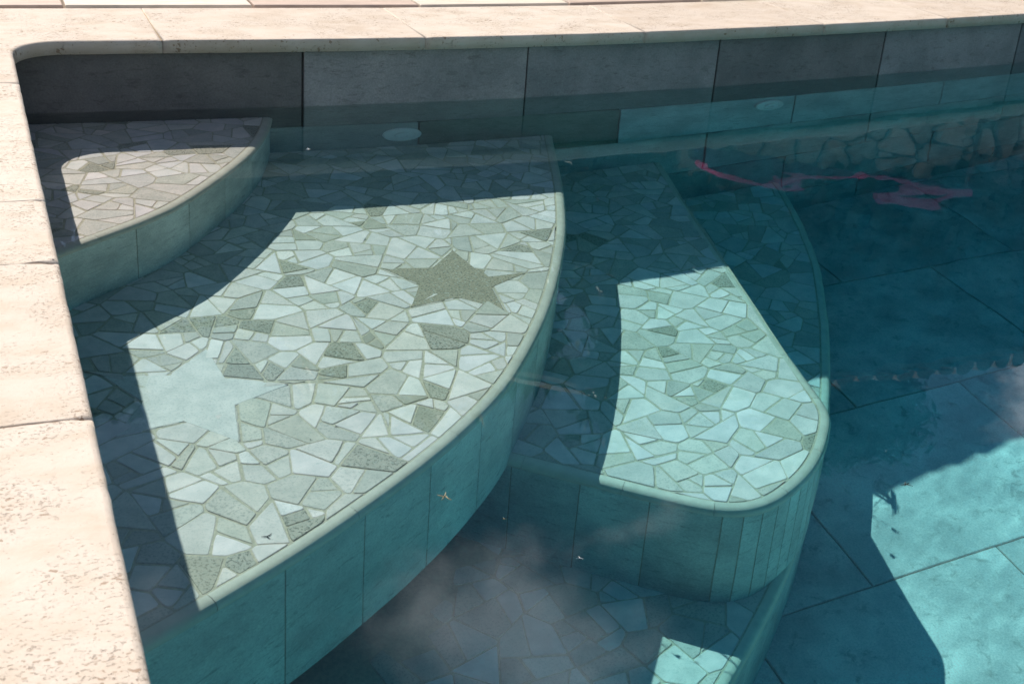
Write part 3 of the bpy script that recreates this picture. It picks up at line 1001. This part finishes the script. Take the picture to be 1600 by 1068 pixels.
for i in range(40):
    o = bpy.data.objects.new('roof_tile', tme); link(o, roof); o.location = (4.2 + i * .19, EY, EZ)
    k = r5.uniform(.8, 1.2); o.color = (.20 * k, .13 * k, .09 * k, 1)

def leaf_mat(name, col):
    m = Mat(name)
    oi = m.n('ShaderNodeTexCoord')
    a = m.noise(oi.outputs['Object'], 3.0, 4, .6)
    m.color(m.mix(m.rng(a, .3, .7), tuple(x * .6 for x in col), tuple(x * 1.3 for x in col))); m.rough(.6)
    return m.m
LEAF1 = leaf_mat('olive_leaf', (.07, .09, .05)); LEAF2 = leaf_mat('dark_leaf', (.04, .065, .025)); BARK = plain_mat('bark', (.13, .10, .07), .95, 14, .35, .6, .02)
def tree(label, x, y, h, crown, n, size, mat, seed, tr=.07):
    r = random.Random(seed)
    root = empty('garden_tree', (x, y, -.03)); tag(root, label, 'tree', 'trees around the pool')
    tvs, tfs = [], []
    def limb(a, b, ra, rb, n_=8, segs=5):
        a, b = Vector(a), Vector(b); base = len(tvs)
        side = (b - a).cross(Vector((.3, .9, .1))).normalized(); up = side.cross(b - a).normalized()
        for s in range(segs + 1):
            t = s / segs; c = a.lerp(b, t) + Vector((noise.noise((t * 3, seed, a.x)), noise.noise((t * 3, seed + 4, a.y)), 0)) * ra * 1.2
            rr = ra + (rb - ra) * t
            for k in range(n_):
                g_ = 2 * math.pi * k / n_
                tvs.append(tuple(c + side * math.cos(g_) * rr + up * math.sin(g_) * rr))
        for s in range(segs):
            for k in range(n_):
                k2 = (k + 1) % n_
                tfs.append((base + s * n_ + k, base + s * n_ + k2, base + (s + 1) * n_ + k2, base + (s + 1) * n_ + k))
    cz = h - crown[2]
    limb((0, 0, -.1), (.1, 0, cz * .75), tr, tr * .7)
    clumps = []
    for k in range(14):
        d = Vector((r.gauss(0, 1), r.gauss(0, 1), r.gauss(0, 1))).normalized() * r.uniform(.35, .95)
        p = Vector((d.x * crown[0], d.y * crown[1], cz + d.z * crown[2])); clumps.append((p, r.uniform(.28, .5)))
        limb((.1, 0, cz * .7), p, tr * .45, tr * .1, 5, 4)
    mesh_ob('trunk', [(v[0] + x, v[1] + y, v[2]) for v in tvs], tfs, BARK, root, receiver=False)
    lv, lf = [], []
    for i in range(n):
        p, sp = clumps[i % len(clumps)]
        gg = lambda: max(-1.5, min(1.5, r.gauss(0, 1)))
        c = p + Vector((gg() * crown[0], gg() * crown[1], gg() * crown[2])) * sp * .5
        u = Vector((r.gauss(0, 1), r.gauss(0, 1), r.gauss(0, 1))).normalized()
        v2 = u.cross(Vector((r.gauss(0, 1), r.gauss(0, 1), r.gauss(0, 1)))).normalized()
        s = size * r.uniform(.6, 1.3); b = len(lv)
        for a1, a2 in ((-1, 0), (0, -.35), (1, 0), (0, .35)): lv.append(tuple(c + u * s * a1 + v2 * s * a2 + Vector((x, y, 0))))
        lf.append((b, b + 1, b + 2, b + 3))
    mesh_ob('crown', lv, lf, mat, root, receiver=False)
tree('slim dark tree standing left of the stone house', 3.95, 7.0, 3.5, (.55, .5, 1.25), 6500, .06, LEAF2, 3)
tree('tall grey green tree rising behind the stone house', 10.2, 12.2, 7.7, (1.5, 1.3, 1.1), 9000, .10, LEAF1, 8, .14)

for k, (tx, th, tl) in enumerate(((-3.6, 5.0, 'leftmost dark tree beyond the deck'), (-1.7, 5.3, 'second dark tree from the left beyond the deck'),
                                  (.2, 5.0, 'middle dark tree beyond the deck'), (2.1, 5.25, 'dark tree beyond the deck, second from the stone house'),
                                  (4.0, 5.6, 'dark tree beyond the deck, nearest to the stone house'))):
    tree(tl, tx, 10.8, th, (1.55, .9, 2.2), 7500, .13, LEAF2, 20 + k, .12)
gap_filler = empty('gap_filler', (-.5, 9.5, -.03)); tag(gap_filler, 'long added screen of dark leaves closing the sky gaps between the mirrored trees', 'gap_filler')  # added, unseen: keeps bright sky between the trees out of the reflection
mesh_ob('core', *box_data(-8.5, 9.25, -.04, 5.6, 9.75, 2.35), LEAF2, gap_filler, receiver=False)
r7 = random.Random(31); lv, lf = [], []
for i in range(15000):
    x = r7.uniform(-8.6, 5.7)
    if r7.random() < .7: c = Vector((x, 9.25 - abs(r7.gauss(0, .06)), r7.uniform(.6, 2.4)))
    else: c = Vector((x, r7.uniform(9.2, 9.8), 2.36 + abs(r7.gauss(0, .09)) + .1 * noise.noise((x * 1.7, 1, 1))))
    u = Vector((r7.gauss(0, 1), r7.gauss(0, 1), r7.gauss(0, 1))).normalized(); v2 = u.cross(Vector((r7.gauss(0, 1), r7.gauss(0, 1), r7.gauss(0, 1)))).normalized(); sz = r7.uniform(.04, .09); b = len(lv)
    for a1, a2 in ((-1, 0), (0, -.45), (1, 0), (0, .45)): lv.append(tuple(c + u * sz * a1 + v2 * sz * a2))
    lf.append((b, b + 1, b + 2, b + 3))
mesh_ob('foliage', lv, lf, LEAF2, gap_filler, receiver=False)
shade_leaves = empty('shade_leaves', (7.0, 7.4, 1.6)); tag(shade_leaves, 'added dark foliage standing in for shade on the upper front of the stone house', 'shade_leaves')  # added to darken the mirrored upper wall; stands for shade under the eave
r6 = random.Random(12)
lv, lf = [], []
for i in range(6500):
    x = r6.uniform(4.5, 10.4); z = 3.12 - abs(r6.gauss(0, .62)) + .16 * noise.noise((x * 1.1, 3, 0))
    if z < 1.62 + .25 * noise.noise((x * 1.3, 7, 2)): continue
    c = Vector((x, 7.44 - abs(r6.gauss(0, .07)), z)); u = Vector((r6.gauss(0, 1), r6.gauss(0, .5), r6.gauss(0, 1))).normalized()
    v2 = u.cross(Vector((r6.gauss(0, .4), 1, r6.gauss(0, .4)))).normalized(); sz = r6.uniform(.05, .11); b = len(lv)
    for a1, a2 in ((-1, 0), (0, -.6), (1, 0), (0, .6)): lv.append(tuple(c + u * sz * a1 + v2 * sz * a2))
    lf.append((b, b + 1, b + 2, b + 3))
mesh_ob('foliage', lv, lf, LEAF2, shade_leaves, receiver=False)
def lerp_path(P, n):
    L = lens([(p[0], p[1]) for p in P]); return [along([(p[0], p[1]) for p in P], L, L[-1] * i / n) for i in range(n + 1)]
PINK = Mat('pink_cloth')
a_ = PINK.noise(PINK.coords(per_object=False), 30, 3)
pc = PINK.mix(PINK.rng(a_, .3, .7), (.80, .13, .42), (.90, .24, .55))
PINK.color(pc); PINK.rough(.8)
def sheer(m, col, fac):
    tr = m.n('ShaderNodeBsdfTranslucent'); mx = m.n('ShaderNodeMixShader'); mx.inputs[0].default_value = fac
    if isinstance(col, tuple): tr.inputs[0].default_value = (*col, 1)
    else: m.l(col, tr.inputs[0])
    m.l(m.b.outputs[0], mx.inputs[1]); m.l(tr.outputs[0], mx.inputs[2]); m.l(mx.outputs[0], m.t.nodes['Material Output'].inputs[0])
sheer(PINK, pc, .55)
PINK = PINK.m
PURP = Mat('shaded_pink_cloth'); PURP.color((.13, .05, .10)); PURP.rough(.85); sheer(PURP, (.20, .06, .14), .35); PURP = PURP.m  # shaded body of the pink cloth, its darkness put into the colour
ct = lerp_path([(3.66, .955), (3.811, .995), (4.009, 1.041), (4.252, 1.075), (4.548, 1.113), (4.831, 1.151), (5.126, 1.202), (5.38, 1.248), (5.698, 1.315)], 60)
cb = lerp_path([(3.681, 1.037), (3.818, 1.119), (4.03, 1.164), (4.275, 1.197), (4.488, 1.216), (4.56, 1.19), (4.81, 1.172), (5.136, 1.243), (5.398, 1.315), (5.711, 1.345)], 60)
cv, cf = [], []
for i in range(61):
    (x0, z0), (x1, z1) = ct[i], cb[i]
    for t in (0, .5, 1):
        cv.append((x0 + (x1 - x0) * t, 6.0 + .03 * math.sin(i * .9 + t) + .02 * t, z0 + (z1 - z0) * t))
for i in range(60):
    for k in (0, 1): cf.append((i * 3 + k, i * 3 + k + 1, i * 3 + 4 + k, i * 3 + 3 + k))
cloth = empty('hanging_cloth', (4.7, 6.0, .95)); tag(cloth, 'long pink cloth strung up before the stone house, its shaded part coloured plum', 'cloth')
o = mesh_ob('panel', cv, cf, PURP, cloth, receiver=False)
md = o.modifiers.new('thickness', 'SOLIDIFY'); md.thickness = .008
def tube(name, P, rad, mat, parent, n=6, wob=0):
    tvs, tfs = [], []
    for i, p in enumerate(P):
        a, b = Vector(P[max(0, i - 1)]), Vector(P[min(len(P) - 1, i + 1)])
        d = (b - a).normalized(); s = d.cross(Vector((0, 1, .2))).normalized(); u = s.cross(d)
        rr = rad * (1 + wob * noise.noise((i * .4, 2, 1)))
        for k in range(n):
            t = 2 * math.pi * k / n
            tvs.append(tuple(Vector(p) + s * math.cos(t) * rr + u * math.sin(t) * rr))
    for i in range(len(P) - 1):
        for k in range(n):
            tfs.append((i * n + k, i * n + (k + 1) % n, (i + 1) * n + (k + 1) % n, (i + 1) * n + k))
    tfs.append(tuple(range(n))); tfs.append(tuple(range((len(P) - 1) * n + n - 1, (len(P) - 1) * n - 1, -1)))
    return mesh_ob(name, tvs, tfs, mat, parent, receiver=False)
tube('sunlit_edge', [(x, 5.95, z) for x, z in cb], .021, PINK, cloth, wob=.8)  # separate pink strip stands in for the sunlit top edge of the cloth
loop = [(4.97, 1.348), (5.13, 1.316), (5.343, 1.295), (5.654, 1.338), (5.512, 1.372), (5.423, 1.413), (5.171, 1.385), (4.97, 1.348)]
tube('tail', [(x, 5.95, z) for x, z in lerp_path(loop, 30)], .027, PINK, cloth, wob=.9)
for xx, zz in ((3.66, .955), (5.70, 1.32)):
    tube('pole', [(xx, 6.0, -.03), (xx, 6.0, zz * .6), (xx, 6.0, zz + .05)], .018, BARK, cloth)

# ------------------------------------------------------------------ small debris
def bit(name, x, y, z, s, mat, label, cat, seed, arms=3, group=None):
    r = random.Random(seed)
    vs2, fs2 = [], []
    a0 = r.uniform(0, 6)
    for k in range(arms):
        a = a0 + k * 2 * math.pi / arms + r.uniform(-.5, .5); L = s * r.uniform(.5, 1.0)
        dx_, dy_ = math.cos(a), math.sin(a); wv = s * .09
        b = len(vs2)
        for t, wd in ((0, 1), (.5, .8), (1, .3)):
            cx, cy2 = x + dx_ * L * t + r.uniform(-.1, .1) * s, y + dy_ * L * t
            for sgn, zz in ((-1, 0), (1, 0), (0, wv * 1.1 * wd)): vs2.append((cx - dy_ * wv * wd * sgn, cy2 + dx_ * wv * wd * sgn, z + zz))
        for i in (0, 3):
            for k3 in range(3): fs2.append((b + i + k3, b + i + (k3 + 1) % 3, b + i + 3 + (k3 + 1) % 3, b + i + 3 + k3))
        fs2.append((b, b + 2, b + 1)); fs2.append((b + 6, b + 7, b + 8))
    o = mesh_ob(name, vs2, fs2, mat, None, (x, y, z)); tag(o, label, cat, group); return o
bit('floating_twig', .467, 1.211, ZW + .0005, .012, DEBRIS, 'tiny forked straw twig floating before the riser of the broad step', 'twig', 1, 4)
bit('floating_twig', .517, 1.146, ZW + .0005, .006, DEBRIS, 'straw crumb floating just right of the forked twig', 'twig', 2)
bit('floating_twig', .569, 1.050, ZW + .0005, .005, WHITEPL, 'white speck floating over the shaded deepest step', 'speck', 3)
bit('floating_insect', 1.041, 1.082, ZW + .0005, .010, DARKBIT, 'dark drowned insect at the edge of the sunlit floor', 'insect', 4, 5)
bit('floating_twig', .644, 2.610, ZW + .0005, .010, WHITEPL, 'white speck floating near the far wall beside the top step', 'speck', 5)
bit('leaf_scrap', .308, 1.464, ZB + .002, .010, DARKBIT, 'dark leaf scrap on the broad step near its front edge', 'leaf scrap', 6)
bit('leaf_scrap', .469, 1.707, ZB + .002, .006, DARKBIT, 'dark crumb on a white stone of the broad step', 'leaf scrap', 7)
bit('leaf_scrap', .422, 1.682, ZB + .002, .005, DARKBIT, 'small dark crumb left of the white stone on the broad step', 'leaf scrap', 8)
